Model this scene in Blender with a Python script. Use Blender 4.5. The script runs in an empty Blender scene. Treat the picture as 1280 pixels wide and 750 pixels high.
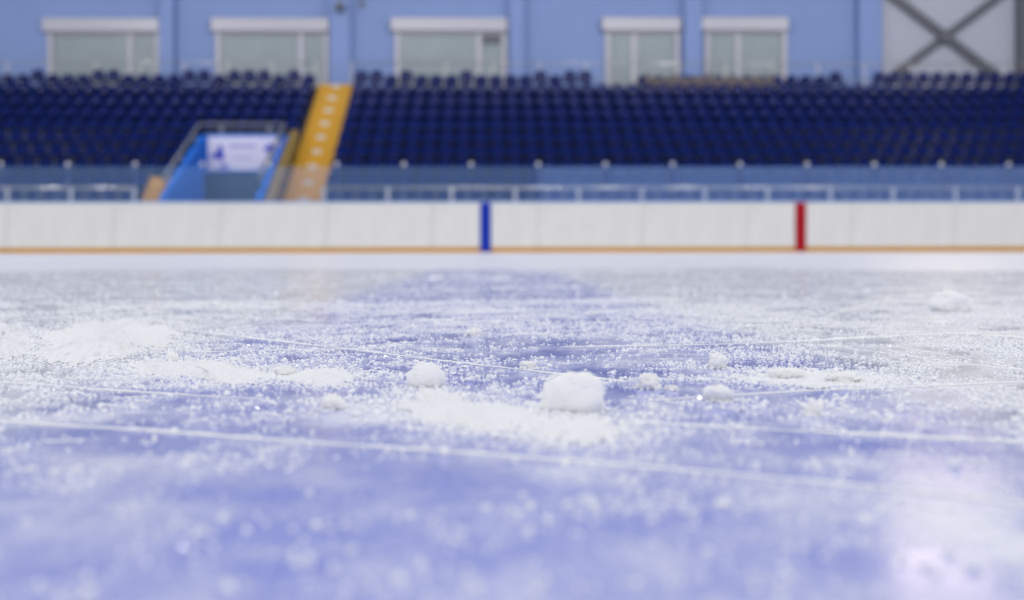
import bpy, bmesh, math, random
import numpy as np
from mathutils import Vector, noise as mnoise

random.seed(7)
rng = np.random.default_rng(11)
SC = bpy.context.scene
COL = SC.collection

# ------------------------------------------------------------------ camera model
F, HOR, H = 1422.2, 313.4, 0.05          # focal length in px, horizon row, camera height
YAW = 33.0 / 1422.2
CS, SN = math.cos(YAW), math.sin(YAW)


def on_plane(px, py, Y):
    u = (px - 640.0) / F
    v = (HOR - py) / F
    k = CS - u * SN
    return Vector((Y * (u * CS + SN) / k, Y, H + Y * v / k))


def on_ice(px, py):
    u = (px - 640.0) / F
    v = (HOR - py) / F
    t = -H / v
    return Vector((t * (u * CS + SN), t * (CS - u * SN), 0.0))


def to_px(p):
    x, y, z = p
    d = x * SN + y * CS
    u = (x * CS - y * SN) / d
    return 640 + F * u, HOR - F * (z - H) / d


# ------------------------------------------------------------------ helpers
def add(name, me, m=None, parent=None, loc=None):
    o = bpy.data.objects.new(name, me)
    COL.objects.link(o)
    if m is not None:
        me.materials.append(m)
    if parent is not None:
        o.parent = parent
    if loc is not None:
        o.location = loc
    return o


def tag(o, label=None, cat=None, group=None, kind=None):
    if label:
        o['label'] = label
    if cat:
        o['category'] = cat
    if group:
        o['group'] = group
    if kind:
        o['kind'] = kind
    return o


def empty(name, loc=(0, 0, 0), **k):
    o = bpy.data.objects.new(name, None)
    o.empty_display_size = 0.1
    COL.objects.link(o)
    o.location = loc
    tag(o, **k)
    return o


class MB:
    """collects shapes into one mesh"""

    def __init__(self):
        self.bm = bmesh.new()

    def box(self, x0, x1, y0, y1, z0, z1, bev=0.0):
        r = bmesh.ops.create_cube(self.bm, size=1.0)
        vs = r['verts']
        for v in vs:
            v.co = Vector(((x0 + x1) / 2 + v.co.x * (x1 - x0), (y0 + y1) / 2 + v.co.y * (y1 - y0),
                           (z0 + z1) / 2 + v.co.z * (z1 - z0)))
        if bev > 0:
            es = set()
            for v in vs:
                es.update(v.link_edges)
            bmesh.ops.bevel(self.bm, geom=list(es), offset=bev, segments=2, affect='EDGES', profile=0.5)
        return self

    def prism(self, pts, axis, a0, a1):
        """polygon pts extruded along an axis ('x' or 'y'); pts are (y,z) for x, (x,z) for y"""
        def mk(p, a):
            return (a, p[0], p[1]) if axis == 'x' else (p[0], a, p[1])
        A = [self.bm.verts.new(mk(p, a0)) for p in pts]
        B = [self.bm.verts.new(mk(p, a1)) for p in pts]
        self.bm.faces.new(A)
        self.bm.faces.new(B[::-1])
        n = len(pts)
        for i in range(n):
            j = (i + 1) % n
            self.bm.faces.new((A[i], B[i], B[j], A[j]))
        bmesh.ops.recalc_face_normals(self.bm, faces=self.bm.faces[:])
        return self

    def tube(self, pts, r, seg=10):
        pts = [Vector(p) for p in pts]
        rings = []
        for i, p in enumerate(pts):
            if i == 0:
                t = pts[1] - p
            elif i == len(pts) - 1:
                t = p - pts[i - 1]
            else:
                t = (pts[i + 1] - p).normalized() + (p - pts[i - 1]).normalized()
            t.normalize()
            up = Vector((0, 0, 1)) if abs(t.z) < 0.9 else Vector((1, 0, 0))
            a = t.cross(up).normalized()
            b = t.cross(a).normalized()
            rings.append([self.bm.verts.new(p + a * (r * math.cos(2 * math.pi * k / seg)) + b * (r * math.sin(2 * math.pi * k / seg)))
                          for k in range(seg)])
        for A, B in zip(rings, rings[1:]):
            for k in range(seg):
                f = self.bm.faces.new((A[k], A[(k + 1) % seg], B[(k + 1) % seg], B[k]))
                f.smooth = True
        self.bm.faces.new(rings[0][::-1])
        self.bm.faces.new(rings[-1])
        return self

    def build(self, name, m, parent=None, loc=None, smooth=False):
        bmesh.ops.recalc_face_normals(self.bm, faces=self.bm.faces[:])
        me = bpy.data.meshes.new(name)
        if smooth:
            for f in self.bm.faces:
                f.smooth = True
        self.bm.to_mesh(me)
        self.bm.free()
        return add(name, me, m, parent, loc)


ONES = ['zero', 'first', 'second', 'third', 'fourth', 'fifth', 'sixth', 'seventh', 'eighth', 'ninth', 'tenth',
        'eleventh', 'twelfth', 'thirteenth', 'fourteenth', 'fifteenth', 'sixteenth', 'seventeenth', 'eighteenth', 'nineteenth']
TENS = {2: ('twenty', 'twentieth'), 3: ('thirty', 'thirtieth'), 4: ('forty', 'fortieth'), 5: ('fifty', 'fiftieth'), 6: ('sixty', 'sixtieth')}


def ordinal(n):
    if n < 20:
        return ONES[n]
    a, b = TENS[n // 10]
    return b if n % 10 == 0 else a + '-' + ONES[n % 10]


# ------------------------------------------------------------------ materials
def srgb(r, g, b):
    f = lambda c: (c / 255) / 12.92 if c <= 10 else ((c / 255 + 0.055) / 1.055) ** 2.4
    return (f(r), f(g), f(b), 1.0)


def mat(name, col, rough=0.5, metal=0.0, var=0.08, scale=6.0, bump=0.0, spec=0.5):
    m = bpy.data.materials.new(name)
    m.use_nodes = True
    nt = m.node_tree
    b = nt.nodes['Principled BSDF']
    b.inputs['Roughness'].default_value = rough
    b.inputs['Metallic'].default_value = metal
    b.inputs['Specular IOR Level'].default_value = spec
    tc = nt.nodes.new('ShaderNodeTexCoord')
    n = nt.nodes.new('ShaderNodeTexNoise')
    n.inputs['Scale'].default_value = scale
    n.inputs['Detail'].default_value = 5
    nt.links.new(tc.outputs['Object'], n.inputs['Vector'])
    mx = nt.nodes.new('ShaderNodeMix')
    mx.data_type = 'RGBA'
    mx.inputs['A'].default_value = [c * (1 - var) for c in col[:3]] + [1]
    mx.inputs['B'].default_value = [min(1, c * (1 + var)) for c in col[:3]] + [1]
    nt.links.new(n.outputs['Fac'], mx.inputs['Factor'])
    nt.links.new(mx.outputs['Result'], b.inputs['Base Color'])
    if bump:
        bp = nt.nodes.new('ShaderNodeBump')
        bp.inputs['Strength'].default_value = bump
        bp.inputs['Distance'].default_value = 0.01
        nt.links.new(n.outputs['Fac'], bp.inputs['Height'])
        nt.links.new(bp.outputs['Normal'], b.inputs['Normal'])
    return m


M = {}
M['wall'] = mat('blue_wall_paint', (0.185, 0.265, 0.51, 1), 0.75, var=0.07, scale=0.5)
M['column'] = mat('blue_column_paint', (0.165, 0.245, 0.50, 1), 0.6, var=0.06, scale=0.8)
M['white_panel'] = mat('white_sheet_panel', (0.36, 0.38, 0.47, 1), 0.6, var=0.05, scale=0.5)
M['brace'] = mat('grey_steel', (0.075, 0.085, 0.11, 1), 0.5, var=0.15)
M['frame'] = mat('white_window_plastic', (0.40, 0.40, 0.475, 1), 0.4, var=0.04)
M['curtain'] = mat('grey_window_blind', (0.25, 0.30, 0.345, 1), 0.8, var=0.18, scale=1.2)
M['dark'] = mat('dark_opening', (0.02, 0.03, 0.05, 1), 0.7)
M['concrete'] = mat('concrete', (0.012, 0.02, 0.055, 1), 0.85, var=0.2, scale=2, bump=0.2)
M['seat'] = mat('navy_seat_plastic', (0.0010, 0.0075, 0.078, 1), 0.2, var=0.15, scale=3, spec=0.07)
M['yellow'] = mat('yellow_step_paint', (0.44, 0.235, 0.006, 1), 0.6, var=0.16, scale=3, bump=0.1)
M['ochre'] = mat('dull_ochre_paint', (0.17, 0.115, 0.03, 1), 0.7, var=0.2, scale=2)
M['pad'] = mat('pale_grip_pad', (0.42, 0.41, 0.38, 1), 0.6, var=0.1)
M['tunnel'] = mat('tunnel_blue_paint', (0.012, 0.12, 0.52, 1), 0.6, var=0.1, scale=1, spec=0.2)
M['door'] = mat('dark_blue_door', (0.010, 0.035, 0.085, 1), 0.5, var=0.1)
M['banner'] = mat('white_banner', (0.50, 0.50, 0.67, 1), 0.6, var=0.03)
M['ink'] = mat('blue_banner_ink', (0.035, 0.05, 0.42, 1), 0.6, var=0.05)
M['pale_ink'] = mat('pale_violet_banner_ink', (0.19, 0.19, 0.50, 1), 0.6, var=0.05)
M['rail'] = mat('steel_rail', (0.62, 0.60, 0.58, 1), 0.25, metal=1.0, var=0.05)
M['post'] = mat('pale_post_paint', (0.46, 0.46, 0.47, 1), 0.4, var=0.05)
M['dark_rail'] = mat('grey_rail_paint', (0.10, 0.11, 0.15, 1), 0.45, var=0.1)
M['timber'] = mat('brown_timber', (0.085, 0.068, 0.078, 1), 0.7, var=0.6, scale=2.5)
M['kick'] = mat('yellow_kick_strip', (0.42, 0.20, 0.003, 1), 0.6, var=0.1, spec=0.15, scale=3)
M['blue_stripe'] = mat('blue_stripe', (0.003, 0.024, 0.30, 1), 0.6, var=0.08, spec=0.15)
M['red_stripe'] = mat('red_stripe', (0.28, 0.003, 0.010, 1), 0.6, var=0.08, spec=0.15)
M['cap'] = mat('blue_cap_rail', (0.25, 0.36, 0.62, 1), 0.4, var=0.05)
M['lamp_body'] = mat('lamp_housing', (0.2, 0.2, 0.2, 1), 0.4)


def board_mat():
    """white dasher plastic with vertical puck scuffs"""
    m = mat('white_board_plastic', (0.57, 0.565, 0.55, 1), 0.42, var=0.05, scale=2)
    nt = m.node_tree
    b = nt.nodes['Principled BSDF']
    tc = nt.nodes.new('ShaderNodeTexCoord')
    mp = nt.nodes.new('ShaderNodeMapping')
    mp.inputs['Scale'].default_value = (7, 7, 0.9)
    n = nt.nodes.new('ShaderNodeTexNoise')
    n.inputs['Scale'].default_value = 1.3
    n.inputs['Detail'].default_value = 6
    n.inputs['Roughness'].default_value = 0.7
    nt.links.new(tc.outputs['Object'], mp.inputs['Vector'])
    nt.links.new(mp.outputs['Vector'], n.inputs['Vector'])
    r = nt.nodes.new('ShaderNodeValToRGB')
    r.color_ramp.elements[0].position = 0.30
    r.color_ramp.elements[0].color = (0.90, 0.90, 0.90, 1)
    r.color_ramp.elements[1].position = 0.55
    r.color_ramp.elements[1].color = (1, 1, 1, 1)
    nt.links.new(n.outputs['Fac'], r.inputs['Fac'])
    src = b.inputs['Base Color'].links[0].from_socket
    mx = nt.nodes.new('ShaderNodeMix')
    mx.data_type = 'RGBA'
    mx.blend_type = 'MULTIPLY'
    mx.inputs['Factor'].default_value = 1
    nt.links.new(src, mx.inputs['A'])
    nt.links.new(r.outputs['Color'], mx.inputs['B'])
    nt.links.new(mx.outputs['Result'], b.inputs['Base Color'])
    return m


M['daylight'] = mat('glowing_glass', (0.8, 0.8, 0.8, 1), 0.3)
_b = M['daylight'].node_tree.nodes['Principled BSDF']
_b.inputs['Emission Color'].default_value = (1.0, 0.82, 0.62, 1)
_b.inputs['Emission Strength'].default_value = 6.0
M['board'] = board_mat()


def glass_mat(name, haze, tint, rough=0.03):
    m = bpy.data.materials.new(name)
    m.use_nodes = True
    nt = m.node_tree
    nt.nodes.remove(nt.nodes['Principled BSDF'])
    out = nt.nodes['Material Output']
    tr = nt.nodes.new('ShaderNodeBsdfTransparent')
    df = nt.nodes.new('ShaderNodeBsdfDiffuse')
    df.inputs['Color'].default_value = tint
    gl = nt.nodes.new('ShaderNodeBsdfGlossy')
    gl.inputs['Roughness'].default_value = rough
    fr = nt.nodes.new('ShaderNodeFresnel')
    fr.inputs['IOR'].default_value = 1.49
    n = nt.nodes.new('ShaderNodeTexNoise')
    n.inputs['Scale'].default_value = 1.6
    n.inputs['Detail'].default_value = 4
    tc = nt.nodes.new('ShaderNodeTexCoord')
    nt.links.new(tc.outputs['Object'], n.inputs['Vector'])
    mr = nt.nodes.new('ShaderNodeMapRange')
    mr.inputs['To Min'].default_value = haze * 0.75
    mr.inputs['To Max'].default_value = haze * 1.25
    nt.links.new(n.outputs['Fac'], mr.inputs['Value'])
    m1 = nt.nodes.new('ShaderNodeMixShader')
    nt.links.new(mr.outputs['Result'], m1.inputs['Fac'])
    nt.links.new(tr.outputs['BSDF'], m1.inputs[1])
    nt.links.new(df.outputs['BSDF'], m1.inputs[2])
    m2 = nt.nodes.new('ShaderNodeMixShader')
    sc = nt.nodes.new('ShaderNodeMath')
    sc.operation = 'MULTIPLY'
    sc.inputs[1].default_value = 0.35
    nt.links.new(fr.outputs['Fac'], sc.inputs[0])
    nt.links.new(sc.outputs[0], m2.inputs['Fac'])
    nt.links.new(m1.outputs['Shader'], m2.inputs[1])
    nt.links.new(gl.outputs['BSDF'], m2.inputs[2])
    nt.links.new(m2.outputs['Shader'], out.inputs['Surface'])
    return m


M['glass'] = glass_mat('scuffed_acrylic', 0.075, (0.20, 0.42, 0.85, 1))
M['glass_hazy'] = glass_mat('hazy_acrylic', 0.15, (0.22, 0.40, 0.85, 1))
M['pane'] = glass_mat('window_glass', 0.03, (0.6, 0.7, 0.7, 1), 0.4)


def snow_mat(name='packed_snow', col=(0.93, 0.932, 0.965, 1), rough=0.75, bump=0.5, sss=0.0):
    m = bpy.data.materials.new(name)
    m.use_nodes = True
    nt = m.node_tree
    b = nt.nodes['Principled BSDF']
    b.inputs['Base Color'].default_value = col
    b.inputs['Roughness'].default_value = rough
    b.inputs['Specular IOR Level'].default_value = 0.3
    if sss:
        b.inputs['Subsurface Weight'].default_value = sss
        b.inputs['Subsurface Radius'].default_value = (1.0, 1.1, 1.4)
        b.inputs['Subsurface Scale'].default_value = 0.004
    tc = nt.nodes.new('ShaderNodeTexCoord')
    n = nt.nodes.new('ShaderNodeTexNoise')
    n.inputs['Scale'].default_value = 900
    n.inputs['Detail'].default_value = 3
    nt.links.new(tc.outputs['Object'], n.inputs['Vector'])
    bp = nt.nodes.new('ShaderNodeBump')
    bp.inputs['Strength'].default_value = bump
    bp.inputs['Distance'].default_value = 0.0006
    nt.links.new(n.outputs['Fac'], bp.inputs['Height'])
    nt.links.new(bp.outputs['Normal'], b.inputs['Normal'])
    return m


M['snow'] = snow_mat(sss=0.6)
M['drift'] = snow_mat('shaved_ice', (0.90, 0.905, 0.955, 1), bump=0.9, sss=0.4)
M['grain'] = snow_mat('ice_granule', (0.94, 0.945, 0.97, 1), 0.5, 0.0)
M['mark'] = snow_mat('scraped_ice_powder', (0.93, 0.935, 0.97, 1), 0.25, 0.4)
M['crystal'] = mat('clear_ice_crystal', (0.9, 0.92, 0.98, 1), 0.09, var=0.02, spec=1.0)


def ice_mat():
    m = bpy.data.materials.new('rink_ice')
    m.use_nodes = True
    nt = m.node_tree
    L = nt.links.new
    N = nt.nodes.new
    b = nt.nodes['Principled BSDF']
    b.inputs['IOR'].default_value = 1.31
    tc = N('ShaderNodeTexCoord')
    sep = N('ShaderNodeSeparateXYZ')
    L(tc.outputs['Object'], sep.inputs['Vector'])

    def math_(op, a=None, bb=None, c=None, clamp=False):
        n = N('ShaderNodeMath')
        n.operation = op
        n.use_clamp = clamp
        for i, v in enumerate((a, bb, c)):
            if v is None:
                continue
            if isinstance(v, (int, float)):
                n.inputs[i].default_value = v
            else:
                L(v, n.inputs[i])
        return n.outputs[0]

    def tex(scale, detail=4, rough=0.6, sx=1, sy=1, off=0):
        mp = N('ShaderNodeMapping')
        mp.inputs['Scale'].default_value = (sx, sy, 1)
        mp.inputs['Location'].default_value = (off, off * 0.7, 0)
        L(tc.outputs['Object'], mp.inputs['Vector'])
        n = N('ShaderNodeTexNoise')
        n.inputs['Scale'].default_value = scale
        n.inputs['Detail'].default_value = detail
        n.inputs['Roughness'].default_value = rough
        L(mp.outputs['Vector'], n.inputs['Vector'])
        return n.outputs['Fac']

    def rng_(v, a, b_, lo=0.0, hi=1.0):
        n = N('ShaderNodeMapRange')
        n.clamp = True
        n.inputs['From Min'].default_value = a
        n.inputs['From Max'].default_value = b_
        n.inputs['To Min'].default_value = lo
        n.inputs['To Max'].default_value = hi
        L(v, n.inputs['Value'])
        return n.outputs['Result']

    def mix(f, a, c):
        n = N('ShaderNodeMix')
        n.data_type = 'RGBA'
        if isinstance(f, float):
            n.inputs['Factor'].default_value = f
        else:
            L(f, n.inputs['Factor'])
        for k, v in (('A', a), ('B', c)):
            if isinstance(v, tuple):
                n.inputs[k].default_value = v
            else:
                L(v, n.inputs[k])
        return n.outputs['Result']

    # painted lines lie across the rink: a blue one along Y at X = 0, a red one at X = 7.5
    wob = tex(14, 5, 0.7)
    xx = math_('ADD', sep.outputs['X'], math_('MULTIPLY_ADD', wob, 0.10, -0.05))
    line = rng_(math_('ABSOLUTE', math_('SUBTRACT', xx, 0.004)), 0.125, 0.175, 1, 0)
    red = rng_(math_('ABSOLUTE', math_('SUBTRACT', xx, 7.52)), 0.145, 0.155, 1, 0)
    base = mix(line, ICE_WHITE, ICE_BLUE)
    base = mix(red, base, (0.45, 0.03, 0.06, 1))
    # frost and shaved powder lying on the surface, in blotches and streaks
    big = rng_(tex(5.0, 4, 0.6), 0.36, 0.72)
    mid = rng_(tex(38, 5, 0.65, 1, 0.6), 0.42, 0.74)
    fine = rng_(tex(420, 3, 0.7), 0.40, 0.75)
    streak = rng_(tex(30, 3, 0.6, 0.12, 1.0, 3.1), 0.50, 0.78)
    frost = math_('ADD', math_('MULTIPLY_ADD', big, 0.32, 0.20), math_('MULTIPLY', mid, 0.38))
    hand = rng_(tex(17, 3, 0.55, 1, 0.8, 7.7), 0.45, 0.70)
    frost = math_('ADD', frost, math_('MULTIPLY', fine, 0.22))
    frost = math_('ADD', frost, math_('MULTIPLY_ADD', hand, 0.34, -0.06))
    frost = math_('ADD', frost, math_('MULTIPLY', streak, 0.22))
    # farther out: even white layer, frost plus the boards' reflection put into the colour
    edge = rng_(math_('ADD', sep.outputs['Y'], math_('MULTIPLY_ADD', tex(1.1, 3), 3.0, -0.6)), 3.5, 4.8, 0.0, 1.0)
    frost = math_('ADD', frost, math_('MULTIPLY', edge, 0.9), clamp=True)
    frost = math_('MINIMUM', frost, 0.93)
    col = mix(frost, base, FROST)
    L(col, b.inputs['Base Color'])
    rr = math_('MULTIPLY_ADD', frost, 0.33, 0.03)
    L(rr, b.inputs['Roughness'])
    sp = math_('MULTIPLY_ADD', frost, -0.33, 0.5)
    L(sp, b.inputs['Specular IOR Level'])
    bp = N('ShaderNodeBump')
    bp.inputs['Strength'].default_value = 0.15
    bp.inputs['Distance'].default_value = 0.0003
    L(tex(120, 5, 0.65), bp.inputs['Height'])
    L(bp.outputs['Normal'], b.inputs['Normal'])
    return m


ICE_WHITE = (0.62, 0.645, 0.72, 1)
ICE_BLUE = (0.085, 0.13, 0.70, 1)
FROST = (0.86, 0.87, 0.94, 1)
M['ice'] = ice_mat()

# ------------------------------------------------------------------ the ice
XL, XR = -21.0, 23.0
bm = bmesh.new()
bmesh.ops.create_grid(bm, x_segments=8, y_segments=8, size=1)
for v in bm.verts:
    v.co = Vector((1.0 + v.co.x * 22.0, 12.0 + v.co.y * 15.0, 0))
me = bpy.data.meshes.new('floor')
bm.to_mesh(me)
bm.free()
floor = tag(add('floor', me, M['ice']), 'ice of the rink with a blue line under frost', kind='structure')

walk = MB().box(XL, XR, 27.16, 40.0, -0.2, 0.0).build('floor_walkway', M['concrete'])
tag(walk, 'dark floor behind the white boards and under the stand', kind='structure')

# ------------------------------------------------------------------ rink boards
BY = 27.0
SEC = 2.5
sec0 = -SEC / 2 - 0.0
nl = 8
secs = list(range(-nl, 9))
red_sec = 3        # 7.52 falls in section 3 (6.25 .. 8.75)
for s in secs:
    x0, x1 = sec0 + s * SEC, sec0 + (s + 1) * SEC
    if s == 0:
        lab = 'white rink board section with the blue vertical stripe'
    elif s == red_sec:
        lab = 'white rink board section with the red vertical stripe'
    elif s < 0:
        lab = 'plain white rink board section, %s to the left of the blue stripe' % ordinal(-s)
    elif s < red_sec:
        lab = 'plain white rink board section, %s to the right of the blue stripe' % ordinal(s)
    else:
        lab = 'plain white rink board section, %s to the right of the red stripe' % ordinal(s - red_sec)
    r = empty('rink_board', ((x0 + x1) / 2, BY, 0), label=lab, cat='rink board', group='white boards around the ice')
    w = SEC / 2 - 0.004
    MB().box(-w, w, 0, 0.10, 0.10, 1.19, 0.006).build('board_panel', M['board'], r)
    tag(MB().box(-w, w, -0.014, 0.10, 0.0, 0.130, 0.008).build('kick_strip', M['kick'], r), 'yellow kick strip along the ice')
    tag(MB().box(-w, w, -0.012, 0.14, 1.19, 1.222, 0.008).build('cap_rail', M['cap'], r), 'pale blue cap rail')
    if s in (0, red_sec):
        cx = 0.0 if s == 0 else 7.52 - (x0 + x1) / 2
        nm, mm = ('blue_stripe', M['blue_stripe']) if s == 0 else ('red_stripe', M['red_stripe'])
        st = MB().box(cx - 0.13, cx + 0.13, -0.02, -0.0005, 0.02, 1.192, 0.003)
        tag(st.build(nm, mm, r), ('blue' if s == 0 else 'red') + ' stripe up the board')

# ------------------------------------------------------------------ acrylic panes on the boards
xs = [on_plane(1 + 84 * k, 210, BY + 0.07).x for k in range(-2, 18)]
blue_i = max(i for i, x in enumerate(xs) if x < 0)
for i in range(len(xs) - 1):
    x0, x1 = xs[i], xs[i + 1]
    hazy = x0 > 0.5
    if i == blue_i:
        lab = 'clear acrylic pane standing above the blue stripe'
    elif i < blue_i:
        lab = 'clear acrylic pane on the boards, %s to the left of the blue stripe' % ordinal(blue_i - i)
    else:
        lab = 'hazy acrylic pane on the boards, %s to the right of the blue stripe' % ordinal(i - blue_i)
    p = MB().box(-(x1 - x0) / 2 + 0.035, (x1 - x0) / 2 - 0.035, -0.006, 0.006, 0.0, 0.83, 0.003)
    o = p.build('acrylic_pane', M['glass_hazy'] if hazy else M['glass'], None, ((x0 + x1) / 2, BY + 0.07, 1.223))
    tag(o, lab, 'pane', 'acrylic panes on the boards')
for i, x in enumerate(xs):
    if i <= blue_i:
        lab = 'pale pane post on the boards, %s to the left of the blue stripe' % ordinal(blue_i - i + 1)
    else:
        lab = 'pale pane post on the boards, %s to the right of the blue stripe' % ordinal(i - blue_i)
    r = empty('pane_post', (x, BY + 0.07, 1.223), label=lab, cat='post', group='posts between the acrylic panes')
    MB().box(-0.026, 0.026, -0.02, 0.02, 0.0, 0.84, 0.006).build('upright', M['glass_hazy'], r)
    b = bmesh.new()
    bmesh.ops.create_uvsphere(b, u_segments=14, v_segments=10, radius=0.055)
    for v in b.verts:
        v.co.z = v.co.z * 0.9 + 0.885
        v.co.y *= 0.7
    me = bpy.data.meshes.new('post_cap')
    for f in b.faces:
        f.smooth = True
    b.to_mesh(me)
    b.free()
    add('post_cap', me, M['post'], r)


# ------------------------------------------------------------------ the stand
def row_y(k):
    return 30.0 + 0.8 * k


def row_top(k):
    return 2.13 + 0.45 * k


def tread(k):
    return row_top(k) - 0.72


TUN = (-8.0, -5.75, 28.6, 32.6)           # x left, x right, front, back
STAIR = (-5.33, -4.22)
SMALL = (-8.76, -8.16)


def terrace(k0, x0, x1):
    pts = [(row_y(k0) - 0.65, 0.0)]
    for k in range(k0, 9):
        pts.append((row_y(k) - 0.65, tread(k)))
        pts.append((row_y(k) + 0.15, tread(k)))
    pts += [(row_y(8) + 0.15, 5.31), (39.0, 5.31), (39.0, 0.0)]
    return pts, x0, x1


t = MB()
for k0, x0, x1 in ((-1, XL, SMALL[0]), (1, SMALL[0], TUN[0] - 0.15), (4, TUN[0] - 0.15, TUN[1] + 0.15), (-1, TUN[1] + 0.15, STAIR[0]),
                   (-1, STAIR[1], XR)):
    pts, a, b = terrace(k0, x0, x1)
    t.prism(pts, 'x', a, b)
# under the stairs
t.prism([(28.7, 0), (28.7, 0.5), (36.6, 4.75), (36.6, 5.2), (39.0, 5.2), (39, 0)], 'x', STAIR[0], STAIR[1])
stand = tag(t.build('grandstand', M['concrete']), 'stepped concrete stand carrying the blue seats', 'grandstand', kind='structure')


# seats ---------------------------------------------------------------------
def shell(nu, nv, fn, thick):
    b = bmesh.new()
    g = [[b.verts.new(fn(i / (nu - 1) * 2 - 1, j / (nv - 1))) for i in range(nu)] for j in range(nv)]
    fs = []
    for j in range(nv - 1):
        for i in range(nu - 1):
            fs.append(b.faces.new((g[j][i], g[j][i + 1], g[j + 1][i + 1], g[j + 1][i])))
    bmesh.ops.recalc_face_normals(b, faces=fs)
    bmesh.ops.solidify(b, geom=fs, thickness=thick)
    bmesh.ops.recalc_face_normals(b, faces=b.faces[:])
    for f in b.faces:
        f.smooth = True
    return b


def back_fn(s, v):
    w = 0.215 * (1 - 0.30 * max(0, (v - 0.55) / 0.45) ** 2.6)
    top = 0.05 * abs(s) ** 3.0 * v
    return Vector((s * w, -0.03 - 0.10 * (s * s) * (0.4 + 0.6 * v) + 0.08 * v - (0.03 * max(0, v - 0.85) / 0.15), 0.36 + 0.36 * v - top))


def pan_fn(s, v):
    w = 0.20 + 0.015 * v
    lip = max(0, 0.25 - v) / 0.25
    return Vector((s * w, -0.44 + 0.41 * v, 0.40 - 0.035 * v - 0.05 * lip ** 2 + 0.035 * s * s - 0.025 * (1 - (2 * v - 1) ** 2)))


bb = shell(9, 8, back_fn, 0.022)
back_me = bpy.data.meshes.new('backrest')
bb.to_mesh(back_me)
bb.free()
pb = shell(9, 7, pan_fn, 0.022)
pan_me = bpy.data.meshes.new('seat_pan')
pb.to_mesh(pan_me)
pb.free()
br = bmesh.new()
mbr = MB()
mbr.box(-0.17, 0.17, -0.26, -0.20, 0.28, 0.345, 0.008)
mbr.box(-0.03, 0.03, -0.26, -0.20, 0.0, 0.29, 0.006)
bmesh.ops.recalc_face_normals(mbr.bm, faces=mbr.bm.faces[:])
bracket_me = bpy.data.meshes.new('bracket')
mbr.bm.to_mesh(bracket_me)
mbr.bm.free()
back_me.materials.append(M['seat'])
pan_me.materials.append(M['seat'])
bracket_me.materials.append(M['dark_rail'])

PITCH = 0.475
TALL = [20, 47, 120, 142, 235, 259, 285, 307, 338, 365, 453, 479, 505, 555, 583, 671, 704, 735]
spots = []
for k in range(-1, 9):
    left, right = [], []
    x = STAIR[1] + 0.28
    while x < 17.9:
        right.append(x)
        x += PITCH
    x = STAIR[0] - 0.5 if k >= 4 else None
    if k >= 4:
        lx = STAIR[0] - 0.28
    elif k >= 1:
        lx = TUN[0] - 0.45
    else:
        lx = SMALL[0] - 0.30
    x = lx
    while x > -16.4:
        left.append(x)
        x -= PITCH
    for side, arr in (('r', right), ('l', left)):
        for n, x in enumerate(arr):
            spots.append((k, side, n, x))
indiv, rest = [], []
for k, side, n, x in spots:
    px, py = to_px((x, row_y(k), row_top(k)))
    if k == 8:
        if 742 < px < 803:
            continue
        if 1062 < px < 1094:
            continue
    (indiv if (0 <= k <= 4 and -8 < px < 1288) else rest).append((k, side, n, x, px))
rest_k = [r for r in rest if r[0] == -1 and 400 < r[4] < 1280]
for r in sorted(rest_k, key=lambda q: abs(q[4] - 700))[:max(0, 300 - len(indiv))]:
    indiv.append(r)
    rest.remove(r)
proto = None
ROWS = {-1: 'lowest', 0: 'second', 1: 'third', 2: 'fourth', 3: 'fifth', 4: 'sixth'}
for k, side, n, x, px in indiv:
    if side == 'r':
        where = '%s seat right of the yellow stairs' % ordinal(n + 1)
    elif k >= 4:
        where = '%s seat left of the yellow stairs' % ordinal(n + 1)
    else:
        where = '%s seat left of the tunnel' % ordinal(n + 1)
    lab = 'navy plastic seat in the %s row up, %s' % (ROWS[k], where)
    loc = Vector((x, row_y(k), tread(k)))
    r = empty('stadium_seat', loc, label=lab, cat='seat', group='navy seats in the stand')
    for nm, d in (('backrest', back_me), ('seat_pan', pan_me), ('bracket', bracket_me)):
        c = bpy.data.objects.new(nm, d)
        COL.objects.link(c)
        c.parent = r


def merged(name, items, mesh_list, m):
    V, Fa, off = [], [], 0
    base = []
    for d in mesh_list:
        co = np.empty(len(d.vertices) * 3, np.float32)
        d.vertices.foreach_get('co', co)
        base.append((co.reshape(-1, 3), [list(p.vertices) for p in d.polygons]))
    for x, y, z, sz in items:
        for co, polys in base:
            c = co.copy()
            c[:, 2] *= sz
            V.append(c + np.array([x, y, z], np.float32))
            Fa += [[i + off for i in p] for p in polys]
            off += len(co)
    me = bpy.data.meshes.new(name)
    me.from_pydata(np.concatenate(V).tolist(), [], Fa)
    for p in me.polygons:
        p.use_smooth = True
    return add(name, me, m)


items = []
for k, side, n, x, px in rest:
    sz, y = 1.0, row_y(k)
    if k == 8:
        if px > 1030:
            sz = 1.10
        elif any(abs(px - q) < 9 for q in TALL):
            sz = 1.13
        else:
            sz = 0.93
    items.append((x, y, tread(k), sz))
o = merged('upper_seats', items, [back_me, pan_me], M['seat'])
tag(o, 'massed navy seats filling the upper rows of the stand below the windows', 'seats', kind='stuff')

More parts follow.
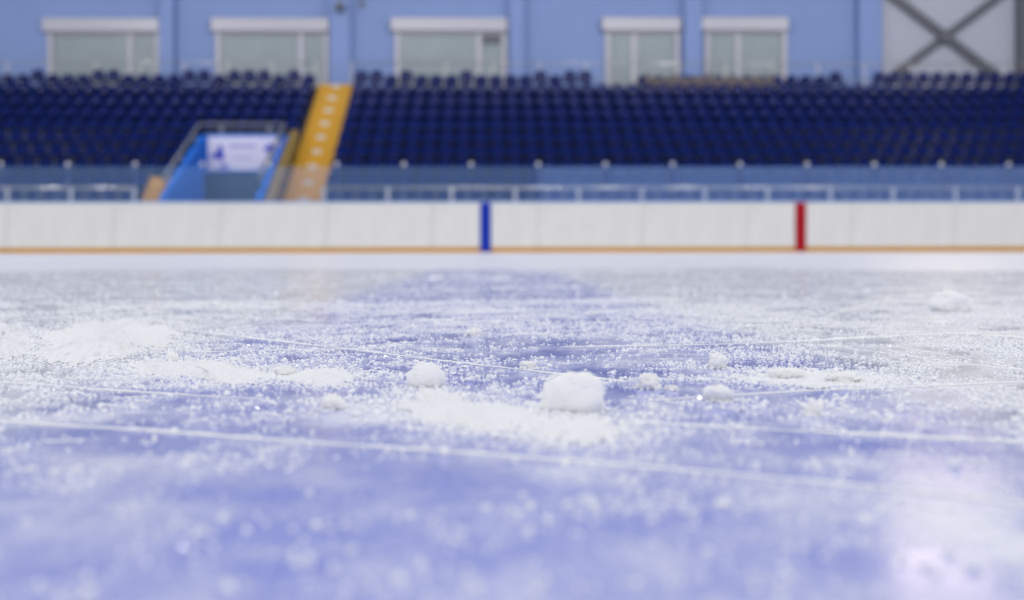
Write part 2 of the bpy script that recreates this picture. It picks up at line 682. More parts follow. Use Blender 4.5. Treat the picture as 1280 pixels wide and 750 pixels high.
# ------------------------------------------------------------------ yellow stairs
r = empty('yellow_staircase', ((STAIR[0] + STAIR[1]) / 2, 28.7, 0), label='long yellow staircase climbing the stand between two blocks of navy seats', cat='stairs')
w = (STAIR[1] - STAIR[0]) / 2 - 0.01
n_steps = 20
for i in range(n_steps):
    y0 = 28.75 + i * 0.4
    z1 = 0.74 + i * (5.36 - 0.74) / (n_steps - 1)
    s = MB().box(-w, w, y0 - 28.7, y0 + 0.42 - 28.7, z1 - 0.26, z1, 0.012).build('step', M['yellow'], r)
    if i % 2 == 1:
        pd = MB()
        pd.box(-0.13, 0.13, y0 - 28.7 - 0.004, y0 - 28.7 + 0.14, z1 - 0.12, z1 + 0.004, 0.003)
        tag(pd.build('grip_pad', M['pad'], s), 'pale pad on the step')
sb = MB().prism([(-0.05, 0.0), (-0.05, 1.28), (3.9, 3.50), (3.9, 2.9), (0.3, 0.0)], 'x', -w - 0.24, -w - 0.01)
tag(sb.build('stringer', M['ochre'], r), 'dull ochre side wall of the stairs')

r = empty('yellow_steps', ((SMALL[0] + SMALL[1]) / 2, 28.7, 0), label='short flight of yellow steps at the left of the blue tunnel', cat='stairs')
w = (SMALL[1] - SMALL[0]) / 2
for i in range(5):
    z1 = 1.12 + i * 0.215
    MB().box(-w, w, 0.05 + i * 0.28, 0.35 + i * 0.28, 0.0 if i == 0 else z1 - 0.3, z1, 0.012).build('step', M['yellow'], r)

# ------------------------------------------------------------------ tunnel
xa, xb, ya, yb = TUN
r = empty('tunnel_entrance', ((xa + xb) / 2, ya, 0), label='bright blue tunnel entrance cut into the stand under the white banner', cat='tunnel')
ox, oy = (xa + xb) / 2, ya
side = [(0.0, 0.0), (0.0, 1.40), (yb - ya, 3.36), (yb - ya, 0.0)]
MB().prism(side, 'x', xa - 0.14 - ox, xa - ox).build('side_wall', M['tunnel'], r)
MB().prism(side, 'x', xb - ox, xb + 0.14 - ox).build('side_wall', M['tunnel'], r)
MB().box(xa - ox, xb - ox, yb - oy - 0.14, yb - oy, 2.28, 3.37, 0.01).build('lintel', M['tunnel'], r)
d = MB().box(xa - ox + 0.04, xb - ox - 0.04, yb - oy - 0.06, yb - oy, 0.0, 2.275, 0.005).build('door', M['door'], r)
tag(d, 'dark blue door leaf under the banner')
MB().box(-0.012, 0.012, yb - oy - 0.075, yb - oy - 0.061, 0.02, 2.25).build('door_gap', M['dark'], d)

# banner: white with two blue skating figures, printed lines and pale corner sprays
by = yb - 0.14
b0 = on_plane(260, 212.5, by)
b1 = on_plane(350, 170.5, by)
bw, bh = b1.x - b0.x, b1.z - b0.z
ban = empty('banner', ((b0.x + b1.x) / 2, by, b0.z), label='white printed banner with blue skating figures over the tunnel door', cat='banner')
MB().box(-bw / 2, bw / 2, -0.016, -0.003, 0, bh, 0.002).build('sheet', M['banner'], ban)


def decal(name, polys, m, lab=None):
    q = MB()
    for pts in polys:
        P = [((u - 0.5) * bw, v * bh) for u, v in pts]
        q.prism(P, 'y', -0.019, -0.0165)
    o = q.build(name, m, ban)
    if lab:
        tag(o, lab)


fig = [(0.02, 0.42), (0.06, 0.40), (0.10, 0.36), (0.14, 0.31), (0.17, 0.34), (0.20, 0.30), (0.235, 0.33), (0.225, 0.47), (0.215, 0.60),
       (0.205, 0.70), (0.19, 0.78), (0.165, 0.79), (0.155, 0.70), (0.13, 0.60), (0.10, 0.52), (0.055, 0.46)]
decal('skater_figure', [fig], M['ink'], 'blue figure at the left of the banner')
fig2 = [(0.78, 0.58), (0.82, 0.56), (0.86, 0.52), (0.90, 0.50), (0.95, 0.54), (0.99, 0.57), (0.985, 0.63), (0.93, 0.66), (0.90, 0.74),
        (0.88, 0.80), (0.85, 0.81), (0.83, 0.75), (0.80, 0.70), (0.775, 0.65)]
decal('skater_figure', [fig2], M['ink'], 'blue figure at the right of the banner')
line1 = [[(0.31 + i * 0.062, 0.66), (0.35 + i * 0.062, 0.66), (0.353 + i * 0.062, 0.79), (0.313 + i * 0.062, 0.79)] for i in range(6)]
decal('printed_line', line1, M['pale_ink'])
line2 = [[(0.36 + i * 0.045, 0.36), (0.387 + i * 0.045, 0.36), (0.389 + i * 0.045, 0.43), (0.362 + i * 0.045, 0.43)] for i in range(6)]
decal('printed_line', line2, M['pale_ink'])
sp1 = [[(0.14, 0.04), (0.30, 0.03), (0.31, 0.12), (0.26, 0.20), (0.20, 0.23), (0.17, 0.15)]]
sp2 = [[(0.68, 0.04), (0.88, 0.03), (0.90, 0.14), (0.83, 0.24), (0.76, 0.18), (0.71, 0.13)]]
decal('corner_spray', sp1, M['pale_ink'])
decal('corner_spray', sp2, M['pale_ink'])

# railing round the tunnel
r = empty('tunnel_railing', (ox, oy, 0), label='grey handrail running up both sides and across the top of the tunnel', cat='railing')
zt = 3.66
lx, rx = xa - 0.07 - ox, xb + 0.07 - ox
hr = MB()
path = [(lx, 0.1, 1.86), (lx, yb - oy - 0.3, zt - 0.03), (lx + 0.12, yb - oy - 0.07, zt), (rx - 0.12, yb - oy - 0.07, zt), (rx, yb - oy - 0.3, zt - 0.03), (rx, 0.1, 1.86)]
hr.tube(path, 0.05)
hr.build('handrail', M['dark_rail'], r)
lr = MB()
lr.tube([(lx + 0.05, yb - oy - 0.07, 3.47), (rx - 0.05, yb - oy - 0.07, 3.47)], 0.03)
lr.build('lower_rail', M['dark_rail'], r)
for px_ in (277, 337):
    X = on_plane(px_, 165, yb - 0.07).x - ox
    MB().box(X - 0.06, X + 0.06, yb - oy - 0.1, yb - oy - 0.04, 3.372, 3.62, 0.005).build('post', M['dark_rail'], r)
for f in (0.1, 0.45, 0.8):
    yy = f * (yb - oy)
    for X in (lx, rx):
        MB().tube([(X, yy, 1.42 + f * 1.96), (X, yy, 1.84 + f * 1.78)], 0.025).build('post', M['dark_rail'], r)


# ------------------------------------------------------------------ guard rails in front of the stand
def guard(x0, x1, y, z0, ztop, lab, step, thin, name='guard_rail', post_m=None, rr=0.03, pw=0.045):
    r = empty(name, ((x0 + x1) / 2, y, z0), label=lab, cat='railing', group=None)
    cx = (x0 + x1) / 2
    MB().tube([(x0 - cx, 0, ztop - z0), (x1 - cx, 0, ztop - z0)], rr).build('top_rail', M['rail'], r)
    MB().tube([(x0 - cx, 0, (ztop - z0) * 0.30), (x1 - cx, 0, (ztop - z0) * 0.30)], 0.018).build('lower_rail', M['rail'], r)
    n = max(1, round((x1 - x0) / step))
    for i in range(n + 1):
        X = x0 + (x1 - x0) * i / n - cx
        MB().box(X - pw, X + pw, -0.03, 0.03, 0, ztop - z0 + 0.02, 0.01).build('post', post_m or M['post'], r)
        if i < n:
            for j in range(1, thin + 1):
                Xb = X + (x1 - x0) / n * j / (thin + 1)
                MB().tube([(Xb, 0, (ztop - z0) * 0.05), (Xb, 0, ztop - z0)], 0.014, 8).build('baluster', M['dark_rail'], r)
    return r


gy = 28.42
gz = on_plane(640, 235, gy).z
guard(on_plane(-70, 240, gy).x, on_plane(168, 240, gy).x, gy, 0.0, gz, 'steel guard rail left of the tunnel, seen through the acrylic panes', 1.6, 3)
guard(on_plane(405, 240, gy).x, on_plane(1350, 240, gy).x, gy, 0.0, gz, 'long steel guard rail right of the yellow stairs, behind the acrylic panes', 1.6, 3)
tz = on_plane(640, 79, 37.0).z
guard(on_plane(440, 90, 37.0).x, 18.5, 37.0, 5.31, tz, 'thin rail behind the top row of seats right of the stairs', 1.5, 0, rr=0.018, pw=0.022)
guard(-16.8, on_plane(395, 90, 37.0).x, 37.0, 5.31, tz, 'thin rail behind the top row of seats left of the stairs', 1.5, 0, rr=0.018, pw=0.022)

# the timber screen among the top seats
pa = on_plane(806, 108, 35.85)
pb_ = on_plane(968, 95, 35.85)
r = empty('timber_screen', ((pa.x + pb_.x) / 2, 35.85, 5.01), label='low screen of mottled brown boards in the top row below the right-hand windows', cat='screen')
hw = (pb_.x - pa.x) / 2
n = 11
for i in range(n):
    a = -hw + i * 2 * hw / n
    top = pb_.z - 5.01 + random.uniform(-0.10, 0.08)
    MB().box(a + 0.012, a + 2 * hw / n - 0.012, -0.02, 0.02, 0.02, top, 0.006).build('board', M['timber'], r)
MB().box(-hw, hw, 0.021, 0.045, 0.30, 0.38, 0.005).build('batten', M['timber'], r)
for X in (-hw + 0.1, 0, hw - 0.1):
    MB().box(X - 0.04, X + 0.04, 0.046, 0.09, 0.0, 0.7, 0.005).build('upright', M['timber'], r)

# ------------------------------------------------------------------ back wall
WY = 39.0
w_edge = on_plane(1103, 50, WY).x
wl = MB().box(XL, w_edge, WY, WY + 0.3, 0, 12.0).build('wall_back', M['wall'])
tag(wl, 'pale blue hall wall behind the stand', kind='structure')
wr = MB().box(w_edge, XR + 3, WY, WY + 0.3, 0, 12.0).build('wall_back_panel', M['white_panel'])
tag(wr, 'white sheet wall behind the crossed steel bars', kind='structure')


def column(p0, p1, lab, m, depth=0.32):
    a, b = on_plane(p0, 50, WY - depth).x, on_plane(p1, 50, WY - depth).x
    c = MB()
    c.box(a, b, WY - depth, WY - 0.001, 5.31, 12.0, 0.02)
    o = c.build('column', m)
    tag(o, lab, kind='structure')
    return o


column(199, 217, 'blue wall column right of the leftmost window', M['column'])
column(412, 438, 'blue wall column above the top of the yellow stairs', M['column'])
column(637, 656, 'blue wall column right of the middle window', M['column'])
column(856, 878, 'blue wall column between the two narrower windows', M['column'])
column(1074, 1103, 'blue wall column beside the white wall panel', M['column'])
column(1274, 1296, 'grey column at the right edge of the white wall panel', M['brace'])

WIN = [(60, 200, (163,), 'window under a shutter box, leftmost on the blue wall', False),
       (270, 411, (377,), 'window under a shutter box left of the stair column', False),
       (494, 634, (599,), 'window under a shutter box with a dark vent, right of the stairs', True),
       (757, 850, (793,), 'narrower window left of the column between the two narrow windows', False),
       (881, 984, (923,), 'narrower window right of the column between the two narrow windows', False)]
for i, (p0, p1, mul, lab, vent) in enumerate(WIN):
    a, b = on_plane(p0, 60, WY - 0.1), on_plane(p1, 60, WY - 0.1)
    zt = on_plane((p0 + p1) / 2, 40, WY - 0.1).z
    zb = 5.55
    cx = (a.x + b.x) / 2
    hw = (b.x - a.x) / 2
    r = empty('window_%d' % (i + 1), (cx, WY, zb), kind='structure', label=lab)
    hh = zt - zb
    cur = MB()
    n = 26
    for j in range(n):                  # a pleated blind behind the glass
        u0 = -hw + 0.1 + j * (2 * hw - 0.2) / n
        u1 = u0 + (2 * hw - 0.2) / n
        um = (u0 + u1) / 2
        cur.prism([(u0, -0.002), (u0, -0.022), (um, -0.034), (u1, -0.022), (u1, -0.002)], 'y', 0.05, hh - 0.05)
    # pleats run upright: swap the extruded axis to z
    for v in cur.bm.verts:
        v.co = Vector((v.co.x, v.co.z, v.co.y))
    cur.build('blind', M['curtain'], r)
    fr = MB()
    fw = 0.16
    fr.box(-hw, -hw + fw, -0.14, -0.0, 0, hh, 0.01).box(hw - fw, hw, -0.14, 0.0, 0, hh, 0.01)
    fr.box(-hw + fw, hw - fw, -0.14, 0.0, 0, 0.12, 0.01).box(-hw + fw, hw - fw, -0.14, 0, hh - 0.08, hh, 0.01)
    fr.build('window_frame', M['frame'], r)
    for mp in mul:
        X = on_plane(mp, 60, WY - 0.1).x - cx
        MB().box(X - 0.09, X + 0.09, -0.13, -0.036, 0.12, hh - 0.08, 0.01).build('mullion', M['frame'], r)
    MB().box(-hw + fw, hw - fw, -0.07, -0.06, 0.12, hh - 0.08).build('glass_pane', M['pane'], r)
    ex = 0.13
    MB().box(-hw - ex, hw + 0.02, -0.30, -0.0, hh, hh + 0.47, 0.04).build('shutter_box', M['frame'], r)
    if vent:
        va, vb = on_plane(604, 46, WY - 0.1).x - cx, on_plane(626, 54, WY - 0.1).x - cx
        MB().box(va, vb, -0.10, -0.071, hh - 0.40, hh - 0.10, 0.01).build('vent', M['brace'], r)

shade_roof = MB().box(XL, XR + 3, 19.0, 39.3, 12.0, 12.3).build('shading_roof', M['white_panel'])  # unseen slab added to keep sky light off the stand
tag(shade_roof, 'unseen pale roof added over the stand to shade seats and wall', kind='structure')

# unseen glowing window above the crossed bars, added for the warm ice reflection
pw0, pw1 = on_plane(1112, 0, WY - 0.1).x, on_plane(1250, 0, WY - 0.1).x
wcx, whw = (pw0 + pw1) / 2, (pw1 - pw0) / 2
hwin = empty('window_6', (wcx, WY, 9.0), kind='structure', label='unseen high window in the white panel, added for the warm ice reflection')
fr = MB()
fr.box(-whw, -whw + 0.1, -0.12, 0, 0, 2.8, 0.01).box(whw - 0.1, whw, -0.12, 0, 0, 2.8, 0.01)
fr.box(-whw + 0.1, whw - 0.1, -0.12, 0, 0, 0.1, 0.01).box(-whw + 0.1, whw - 0.1, -0.12, 0, 2.7, 2.8, 0.01)
fr.build('window_frame', M['frame'], hwin)
MB().box(-0.05, 0.05, -0.11, -0.03, 0.1, 2.7, 0.01).build('mullion', M['frame'], hwin)
MB().box(-whw + 0.1, whw - 0.1, -0.025, -0.015, 0.1, 2.7).build('lit_pane', M['daylight'], hwin)

# crossed steel bars
cz = on_plane(1184, 46, WY - 0.25)
r = empty('cross_brace', (cz.x, WY - 0.2, cz.z), label='crossed grey steel bars in front of the white wall panel', cat='brace')


def bar(dx, dz, yoff, name):
    L = 2.5
    d = Vector((dx, 0, dz)).normalized()
    n = Vector((-d.z, 0, d.x))
    q = MB()
    P = [d * L + n * 0.13, d * L - n * 0.13, -d * L - n * 0.13, -d * L + n * 0.13]
    q.prism([(p.x, p.z) for p in P], 'y', yoff - 0.06, yoff + 0.06)
    q.build(name, M['brace'], r)


bar(112, -85, 0.0, 'bar')
bar(115, 85, 0.121, 'bar')
MB().box(-0.24, 0.24, -0.075, -0.061, -0.2, 0.2, 0.005).build('gusset_plate', M['brace'], r)

# small dark fitting on the column
p = on_plane(425.5, 8, WY - 0.5)
r = empty('wall_fitting', (p.x, WY - 0.33, p.z), label='small dark fitting high on the column above the yellow stairs', cat='fitting')
MB().box(-0.04, 0.04, -0.12, 0.0, -0.03, 0.03, 0.005).build('bracket', M['brace'], r)
MB().box(-0.13, 0.13, -0.42, -0.121, -0.13, 0.12, 0.03).build('housing', M['brace'], r)
p = on_plane(452, 4, WY - 0.2)
r = empty('junction_box', (p.x, WY, p.z), label='small grey box on the blue wall right of the stair column', cat='box')
MB().box(-0.09, 0.09, -0.08, 0.0, -0.10, 0.10, 0.02).build('housing', M['dark_rail'], r)
MB().tube([(0, -0.03, 0.1), (0, -0.03, 1.2)], 0.02).build('conduit', M['dark_rail'], r)


# ------------------------------------------------------------------ snow
def vnoise(x, y, s, seed):
    """numpy value noise"""
    g = np.random.default_rng(seed).random((256, 256))
    X, Y = x * s + 500.3, y * s + 500.7
    xi, yi = np.floor(X).astype(int), np.floor(Y).astype(int)
    fx, fy = X - xi, Y - yi
    fx, fy = fx * fx * (3 - 2 * fx), fy * fy * (3 - 2 * fy)
    a, b = g[xi % 256, yi % 256], g[(xi + 1) % 256, yi % 256]
    c, d = g[xi % 256, (yi + 1) % 256], g[(xi + 1) % 256, (yi + 1) % 256]
    return (a * (1 - fx) + b * fx) * (1 - fy) + (c * (1 - fx) + d * fx) * fy


fringe = []          # (x, y, spread_x, spread_y, count)


def lump(px, base, wpx, hpx, lab, sub=4, seed=0, squash=1.0, rough=0.22, grains=120, deep=0.8):
    g = on_ice(px, base)
    k = g.y / F
    rx, h = wpx * k / 2, hpx * k
    rz = h / 1.55
    ry = rx * deep
    b = bmesh.new()
    bmesh.ops.create_icosphere(b, subdivisions=sub, radius=1.0)
    o = Vector((seed * 3.1, seed * 7.7, seed * 1.3))
    for v in b.verts:
        d = v.co.normalized()
        n = mnoise.fractal(d * 1.3 + o, 0.9, 2.0, 3) * rough * 1.3
        n += mnoise.fractal(d * 5 + o, 0.8, 2.0, 4) * rough * 0.42
        n += mnoise.noise(d * 26 + o) * rough * 0.12
        s = 1 + n
        z = d.z * rz * s + rz * 0.55
        v.co = Vector((d.x * rx * s, d.y * ry * s, z))
    lo = 0.0
    for v in b.verts:
        if v.co.z < lo:
            v.co.z = lo
    for f in b.faces:
        f.smooth = True
    me = bpy.data.meshes.new('snow_lump')
    b.to_mesh(me)
    b.free()
    o_ = add('snow_lump', me, M['snow'], None, (g.x, g.y + ry * 0.8, 0.0002))
    tag(o_, lab, 'snow', 'lumps of snow on the ice')
    fringe.append((g.x, g.y + ry * 0.8, rx * 1.25, ry * 1.35, grains))
    return o_


def drift(pts, height, lab, seed=0, grains=900):
    """flat pile of shaved ice; pts = outline in the photograph's pixels, laid on the ice"""
    P = [on_ice(*p) for p in pts]
    c = sum(P, Vector()) / len(P)
    # dense outline
    O = []
    m = len(P)
    for i in range(m):
        p0, p1, p2, p3 = P[i - 1], P[i], P[(i + 1) % m], P[(i + 2) % m]
        for j in range(14):
            t_ = j / 14
            O.append(0.5 * ((2 * p1) + (p2 - p0) * t_ + (2 * p0 - 5 * p1 + 4 * p2 - p3) * t_ ** 2 + (3 * p1 - p0 - 3 * p2 + p3) * t_ ** 3))
    b = bmesh.new()
    R = 26
    rings = []
    for q in range(R + 1):
        f = q / R
        ring = []
        for i, p in enumerate(O):
            w = p - c
            jag = 1 + f * (0.36 * mnoise.fractal(Vector((p.x * 40, p.y * 25, seed)), 0.8, 2, 2) + 0.26 * mnoise.fractal(Vector((p.x * 260, p.y * 200, seed)), 0.7, 2, 4))
            x, y = c.x + w.x * f * jag, c.y + w.y * f * jag
            hz = height * (1 - f ** 2.2) * (0.75 + 0.5 * mnoise.noise(Vector((x * 45, y * 45, seed + 3.0))))
            hz += height * 0.35 * mnoise.fractal(Vector((x * 170, y * 170, seed)), 0.9, 2, 4) * (1 - f ** 6)
            hz += 0.0005 * mnoise.noise(Vector((x * 900, y * 900, seed)))
            ring.append(b.verts.new((x - c.x, y - c.y, max(0.0, hz) if q < R else 0.0)))
            if q == 0:
                break
        rings.append(ring)
    n = len(O)
    for i in range(n):
        b.faces.new((rings[0][0], rings[1][i], rings[1][(i + 1) % n]))
    for q in range(1, R):
        for i in range(n):
            b.faces.new((rings[q][i], rings[q + 1][i], rings[q + 1][(i + 1) % n], rings[q][(i + 1) % n]))
    bmesh.ops.recalc_face_normals(b, faces=b.faces[:])
    for f in b.faces:
        f.smooth = True
    me = bpy.data.meshes.new('snow_drift')
    b.to_mesh(me)
    b.free()
    o = add('snow_drift', me, M['drift'], None, (c.x, c.y, 0.0002))
    tag(o, lab, 'snow', 'flat heaps of shaved ice')
    for p in O[::4]:
        fringe.append((p.x, p.y, 0.014, 0.016, int(1.4 * grains / (len(O) // 4)) + 1))
    return o


lump(718, 518, 86, 50, 'largest rounded lump of snow, near the middle of the ice', 5, 1, grains=260, deep=0.6, rough=0.13)
lump(531, 486, 48, 31, 'second largest rounded snow lump, standing alone left of the largest lump', 5, 2, grains=160, deep=0.65, rough=0.15)
lump(900, 503, 36, 18, 'small snow lump sitting on the thin scratch right of the largest lump', 4, 3, rough=0.35)
lump(812, 487, 30, 17, 'small crumbly snow lump just right of the largest lump, at the scratch end', 4, 4, rough=0.35)
lump(213, 453, 16, 13, 'tiny round snow lump between the two left snow heaps', 4, 5, grains=40)
lump(899, 462, 24, 17, 'fluffy snow lump behind the scratch on the right', 4, 6, rough=0.4)
lump(985, 476, 40, 14, 'low wide crumb of snow right of the fluffy lump', 4, 7, rough=0.35, grains=240)
lump(1060, 481, 44, 12, 'low wide crumb of snow farthest right behind the thin scratch', 4, 8, rough=0.4, grains=260)
lump(1195, 391, 56, 26, 'soft blurred snow lump far back on the right, near the red stripe reflection', 4, 9, grains=60)
lump(1020, 521, 20, 18, 'small upright snow lump in front of the thin scratch on the right', 4, 10, rough=0.35)
lump(592, 421, 20, 10, 'tiny snow lump on the blue line behind the second largest lump', 4, 11, rough=0.35)
lump(355, 470, 26, 12, 'small snow crumb at the tail of the long left heap', 4, 12, rough=0.4)
lump(660, 462, 18, 9, 'tiny snow crumb just above the long scratch behind the largest lump', 4, 13, rough=0.4)
lump(840, 489, 16, 6, 'flat snow crumb right beside the crumbly lump at the scratch end', 4, 14, rough=0.4, grains=30)
lump(415, 512, 30, 16, 'blurred snow crumb in front of the left scratch', 4, 15, rough=0.35)

drift([(52, 424), (90, 408), (130, 402), (190, 399), (214, 414), (205, 432), (160, 440), (100, 447), (60, 442)], 0.0045,
      'broad flat heap of shaved ice far left', 1, 1200)
drift([(-40, 412), (10, 406), (34, 422), (38, 440), (8, 448), (-40, 450)], 0.005, 'flat heap of shaved ice cut by the left edge', 2, 600)
drift([(160, 462), (178, 454), (215, 453), (262, 453), (300, 461), (335, 466), (318, 478), (285, 481), (255, 474), (220, 470), (180, 467)], 0.0030,
      'long thin heap of shaved ice on the left, in front of the broad heap', 3, 1600)
drift([(345, 470), (380, 465), (430, 464), (440, 474), (415, 482), (370, 480)], 0.0024, 'small low heap at the right end of the long thin heap', 4, 700)
drift([(500, 502), (545, 490), (600, 505), (650, 512), (662, 528), (620, 538), (570, 534), (520, 522)], 0.0032,
      'low heap of snow between the two largest lumps, in front of them', 5, 1500)
drift([(672, 532), (720, 524), (760, 530), (758, 548), (715, 556), (680, 548)], 0.0022, 'low white heap shaped as the reflection of the largest lump', 6, 900)  # heap modelled in place of the lump's mirror image in the ice
drift([(930, 474), (985, 466), (1050, 470), (1100, 474), (1080, 482), (1000, 482)], 0.0014, 'thin spread of snow crumbs right of the fluffy lump', 7, 1600)

# granules -----------------------------------------------------------------
ico = bmesh.new()
bmesh.ops.create_icosphere(ico, subdivisions=1, radius=1.0)
bmesh.ops.dissolve_limit(ico, angle_limit=0.0, verts=ico.verts[:], edges=ico.edges[:])
tv = np.array([v.co[:] for v in ico.verts])
tf = np.array([[v.index for v in f.verts] for f in ico.faces])
ico.free()


CUTS = [[(-60, 522), (60, 530), (185, 538), (370, 552), (560, 565), (800, 584), (1000, 602), (1180, 620), (1360, 641)],
        [(-40, 475), (60, 481), (160, 489), (330, 499)],
        [(222, 411), (330, 424), (450, 438), (560, 452), (660, 463), (740, 472), (785, 478)],
        [(815, 501), (900, 496), (1000, 490), (1120, 485.5), (1300, 478)],
        [(850, 432), (960, 429), (1060, 424), (1150, 419.5), (1300, 415)]]


def scatter(n, y0, y1, power, thr, seed):
    out = np.zeros((0, 2))
    g = np.random.default_rng(seed)
    while len(out) < n:
        y = y0 + (y1 - y0) * g.random(n * 2) ** power
        x = (g.random(n * 2) - 0.5) * (1.0 * y + 0.06) + 0.0232 * y
        d = 0.32 * vnoise(x, y, 13, 3) + 0.36 * vnoise(x, y, 70, 4) + 0.32 * vnoise(x, y, 230, 5)
        # a swept, nearly clear patch right of the largest lump
        c = on_ice(850, 492)
        clear = np.exp(-(((x - c.x) / 0.05) ** 2 + ((y - c.y) / 0.022) ** 2))
        d = d - 0.35 * clear
        keep = g.random(n * 2) < np.clip((d - thr) / 0.22, 0.02, 1)
        out = np.concatenate([out, np.stack([x, y], 1)[keep]])
    return out[:n]


def granules(name, pos, rad, m, smooth=False, flat=0.75):
    n = len(pos)
    g = np.random.default_rng(99 + n)
    ang = g.random(n) * 6.283
    jit = 1 + 0.30 * (g.random((n, len(tv))) - 0.5) * 2
    sc = rad[:, None] * (0.7 + 0.6 * g.random((n, 3)))
    sc[:, 2] *= flat
    V = tv[None] * jit[..., None]
    tx = g.normal(0, 0.6, n)
    cy, sy = np.cos(tx)[:, None], np.sin(tx)[:, None]
    V = V * sc[:, None, :]
    y_, z_ = V[..., 1] * cy - V[..., 2] * sy, V[..., 1] * sy + V[..., 2] * cy
    ca, sa = np.cos(ang)[:, None], np.sin(ang)[:, None]
    X = V[..., 0] * ca - y_ * sa + pos[:, 0, None]
    Y = V[..., 0] * sa + y_ * ca + pos[:, 1, None]
    Z = z_ + (sc[:, 2] * 0.75)[:, None]
    co = np.stack([X, Y, Z], -1).reshape(-1, 3).astype(np.float32)
    fa = (tf[None] + (np.arange(n) * len(tv))[:, None, None]).reshape(-1).astype(np.int32)
    me = bpy.data.meshes.new(name)
    me.vertices.add(len(co))
    me.vertices.foreach_set('co', co.ravel())
    me.loops.add(len(fa))
    me.loops.foreach_set('vertex_index', fa)
    nf = len(fa) // 3
    me.polygons.add(nf)
    me.polygons.foreach_set('loop_start', np.arange(nf, dtype=np.int32) * 3)
    me.polygons.foreach_set('use_smooth', np.full(nf, smooth, dtype=bool))
    me.update()
    me.validate()
    return add(name, me, m)


near = scatter(120000, 0.15, 1.15, 0.92, 0.40, 1)
# sparser right in front of the lens, and swept away beside the long skate cuts
g_ = np.random.default_rng(5)
near = near[g_.random(len(near)) < np.clip((near[:, 1] - 0.19) / 0.22, 0.07, 1)]
for pts in CUTS:
    q = np.array([on_ice(*p)[:2] for p in pts])
    yl = np.interp(near[:, 0], q[:, 0], q[:, 1], left=-9, right=-9)
    dy = near[:, 1] - yl
    near = near[~((dy > -0.0022 * (yl / 0.2) ** 2) & (dy < 0.003) & (g_.random(len(near)) < 0.85))]
far = scatter(5000, 1.0, 2.6, 0.8, 0.44, 2)
fr_pos = []
for x, y, sx, sy, c in fringe:
    a = rng.normal(0, 1, (int(c), 2)) * np.array([sx * 0.62, sy * 0.62]) + np.array([x, y])
    fr_pos.append(a)
fr_pos = np.concatenate(fr_pos)
pos = np.concatenate([near, fr_pos, far])
rad = np.concatenate([np.clip(rng.lognormal(math.log(0.00036), 0.45, len(near)), 0.00018, 0.0016),
                      np.clip(rng.lognormal(math.log(0.00045), 0.40, len(fr_pos)), 0.0002, 0.0014),
                      np.clip(rng.lognormal(math.log(0.0009), 0.40, len(far)), 0.0004, 0.003)])
o = granules('ice_granules', pos, rad, M['grain'])
tag(o, 'fine white ice granules scattered over the blue line and the ice around it', 'ice granules', kind='stuff')
cr = scatter(9000, 0.16, 1.9, 0.8, 0.40, 6)
o = granules('ice_crystals', cr, np.clip(rng.lognormal(math.log(0.00055), 0.4, len(cr)), 0.0002, 0.0012), M['crystal'])
tag(o, 'glinting clear ice crystals strewn among the white granules', 'ice crystals', kind='stuff')


# skate marks ---------------------------------------------------------------
def mark(pts, width, height, lab=None, broken=0.3, seed=0):
    width, height = width * 0.7, height * 0.85
    P = [on_ice(*p) for p in pts]
    L = [P[0]]
    for i in range(len(P) - 1):
        p0 = P[max(i - 1, 0)]
        p1, p2 = P[i], P[i + 1]
        p3 = P[min(i + 2, len(P) - 1)]
        for j in range(1, 61):
            t_ = j / 60
            L.append(0.5 * ((2 * p1) + (p2 - p0) * t_ + (2 * p0 - 5 * p1 + 4 * p2 - p3) * t_ ** 2 + (3 * p1 - p0 - 3 * p2 + p3) * t_ ** 3))
    b = bmesh.new()
    prev = None
    for i, p in enumerate(L):
        q = L[min(i + 1, len(L) - 1)] - L[max(i - 1, 0)]
        q.normalize()
        nrm = Vector((-q.y, q.x, 0))
        e = 1 + 0.5 * mnoise.fractal(Vector((p.x * 130, p.y * 130, seed)), 0.9, 2, 3)
        e *= min(1.0, 0.15 + min(i, len(L) - 1 - i) / 9.0)
        if broken:
            e *= max(0.12, min(1, 0.6 + 1.8 * broken * mnoise.noise(Vector((p.x * 22, p.y * 22, seed + 5)))))
        row = [b.verts.new(p + nrm * (width * e * s) + Vector((0, 0, height * e * z + 0.0001)))
               for s, z in ((-0.5, 0.0), (-0.22, 0.85), (0.0, 1.0), (0.25, 0.7), (0.5, 0.0))]
        if prev:
            for k in range(4):
                f = b.faces.new((prev[k], row[k], row[k + 1], prev[k + 1]))
                f.smooth = True
        prev = row
    bmesh.ops.recalc_face_normals(b, faces=b.faces[:])
    me = bpy.data.meshes.new('skate_mark')
    b.to_mesh(me)
    b.free()
    o = add('skate_mark', me, M['mark'], floor)
    if lab:
        tag(o, lab)


mark([(-60, 522), (60, 530), (185, 538), (370, 552), (560, 565), (800, 584), (1000, 602), (1180, 620), (1360, 641)], 0.0042, 0.0010, 'long skate cut right across the near ice', broken=0.12)
mark([(-40, 475), (60, 481), (160, 489), (330, 499)], 0.0036, 0.0009, broken=0.15)
mark([(222, 411), (330, 424), (450, 438), (560, 452), (660, 463), (740, 472), (785, 478)], 0.0040, 0.0009)
mark([(660, 463.5), (720, 470.5), (785, 478)], 0.0050, 0.0011)
mark([(815, 501), (900, 496), (1000, 490), (1120, 485.5), (1300, 478)], 0.0036, 0.0010, broken=0.15)
mark([(700, 434), (850, 432), (960, 429), (1060, 424), (1150, 419.5), (1300, 415)], 0.0045, 0.0010)
mark([(1000, 427.5), (1060, 424), (1150, 419.5)], 0.0065, 0.0013)
mark([(985, 404), (1040, 403.5), (1110, 409), (1190, 417), (1300, 424)], 0.016, 0.0009, broken=0.6)
mark([(1020, 432), (1090, 440), (1160, 450), (1230, 459), (1300, 466)], 0.0028, 0.0006, broken=0.4)
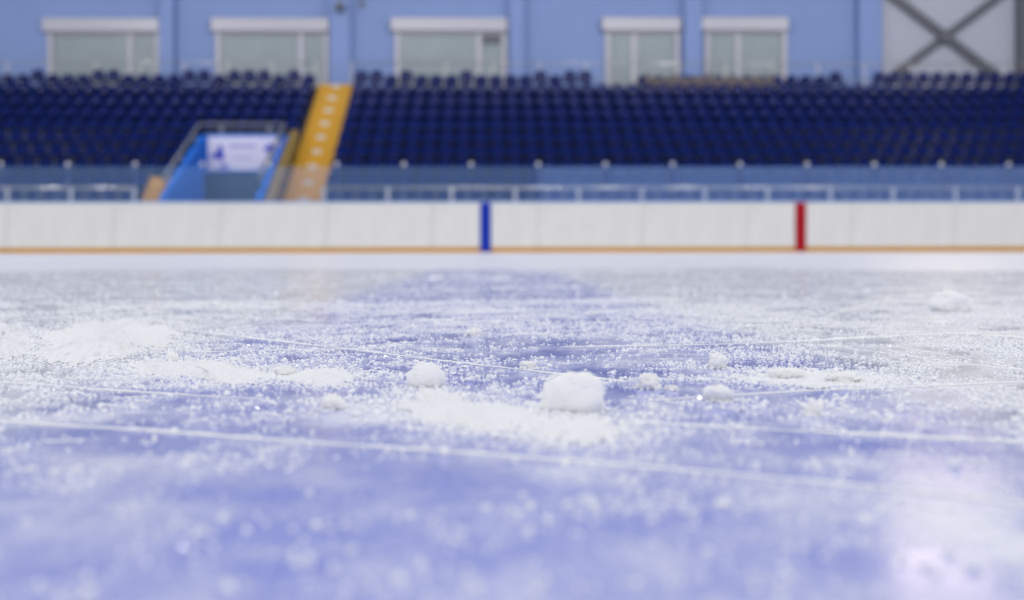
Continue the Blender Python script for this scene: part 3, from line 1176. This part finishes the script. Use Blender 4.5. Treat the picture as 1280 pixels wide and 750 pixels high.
mark([(1120, 434), (1190, 446), (1260, 460), (1310, 470)], 0.0028, 0.0006, broken=0.4)
mark([(770, 527), (870, 533), (1000, 540), (1130, 547), (1320, 557)], 0.0040, 0.0010, broken=0.4)
mark([(1030, 397), (1070, 385), (1115, 374)], 0.014, 0.0009, broken=0.3)
mark([(1080, 372), (1200, 369), (1330, 360)], 0.03, 0.0012, broken=0.5)
mark([(40, 553), (110, 549)], 0.0030, 0.0007)
mark([(250, 440), (360, 437), (470, 436)], 0.004, 0.0006, broken=0.6)
mark([(420, 407), (560, 399), (760, 390), (900, 386)], 0.007, 0.0009, broken=0.6)
mark([(400, 385), (520, 379), (640, 377), (860, 379)], 0.012, 0.0010, broken=0.6)
mark([(150, 372), (320, 366), (520, 362), (700, 361)], 0.02, 0.001, broken=0.6)
mark([(520, 349), (570, 347), (640, 348)], 0.05, 0.003, broken=0.4)
for i in range(16):
    y = random.uniform(335, 432)
    x = random.uniform(-40, 1150)
    ln = random.uniform(80, 380)
    sl = random.uniform(-0.03, 0.03)
    d_ = H * F / (y - HOR)
    mark([(x, y), (x + ln / 2, y + sl * ln / 2 + random.uniform(-1, 1)), (x + ln, y + sl * ln)], 0.006 * d_ + 0.001, 0.0005 * d_ + 0.0002, broken=0.7, seed=i)

# ------------------------------------------------------------------ light
w = bpy.data.worlds.new('hall_daylight')
SC.world = w
w.use_nodes = True
bg = w.node_tree.nodes['Background']
bg.inputs['Color'].default_value = (0.95, 0.965, 1.0, 1)
bg.inputs['Strength'].default_value = 0.95


def area(name, loc, target, sx, sy, power, col):
    l = bpy.data.lights.new(name, 'AREA')
    l.shape = 'RECTANGLE'
    l.size, l.size_y = sx, sy
    l.energy = power
    l.color = col
    o = bpy.data.objects.new(name, l)
    COL.objects.link(o)
    o.location = loc
    o.rotation_euler = (Vector(target) - Vector(loc)).to_track_quat('-Z', 'Y').to_euler()
    return o


# unseen lamps added to brighten the far ice and the stand
for i, x in enumerate((-12, 0, 12)):
    area('ice_fill', (x, 22.5, 11.8), (x, 22.5, 0), 1.0, 1.0, 480, (1, 0.98, 0.97))
for i, x in enumerate((-14, -4, 6, 16)):
    area('stand_fill', (x, 25.2, 11.7), (x, 38.5, 5.0), 0.6, 0.4, 520, (1, 0.97, 0.93))

# ------------------------------------------------------------------ camera
cam = bpy.data.cameras.new('camera')
co = bpy.data.objects.new('camera', cam)
COL.objects.link(co)
cam.sensor_width = 36
cam.lens = F * 36 / 1280
cam.shift_y = -(375 - HOR) / 1280
cam.clip_start = 0.01
cam.clip_end = 200
co.location = (0, 0, H)
from mathutils import Matrix
R = Matrix.Rotation(-YAW, 4, 'Z') @ Matrix.Rotation(math.radians(90), 4, 'X') @ Matrix.Rotation(math.radians(-0.09), 4, 'Z')
co.rotation_euler = R.to_euler()
cam.dof.use_dof = True
cam.dof.focus_distance = 0.515
cam.dof.aperture_fstop = 9.6
cam.dof.aperture_blades = 0
SC.camera = co

SC.view_settings.view_transform = 'Standard'
SC.view_settings.look = 'None'
SC.view_settings.gamma = 1
SC.view_settings.use_curve_mapping = False
SC.view_settings.exposure = 0.0
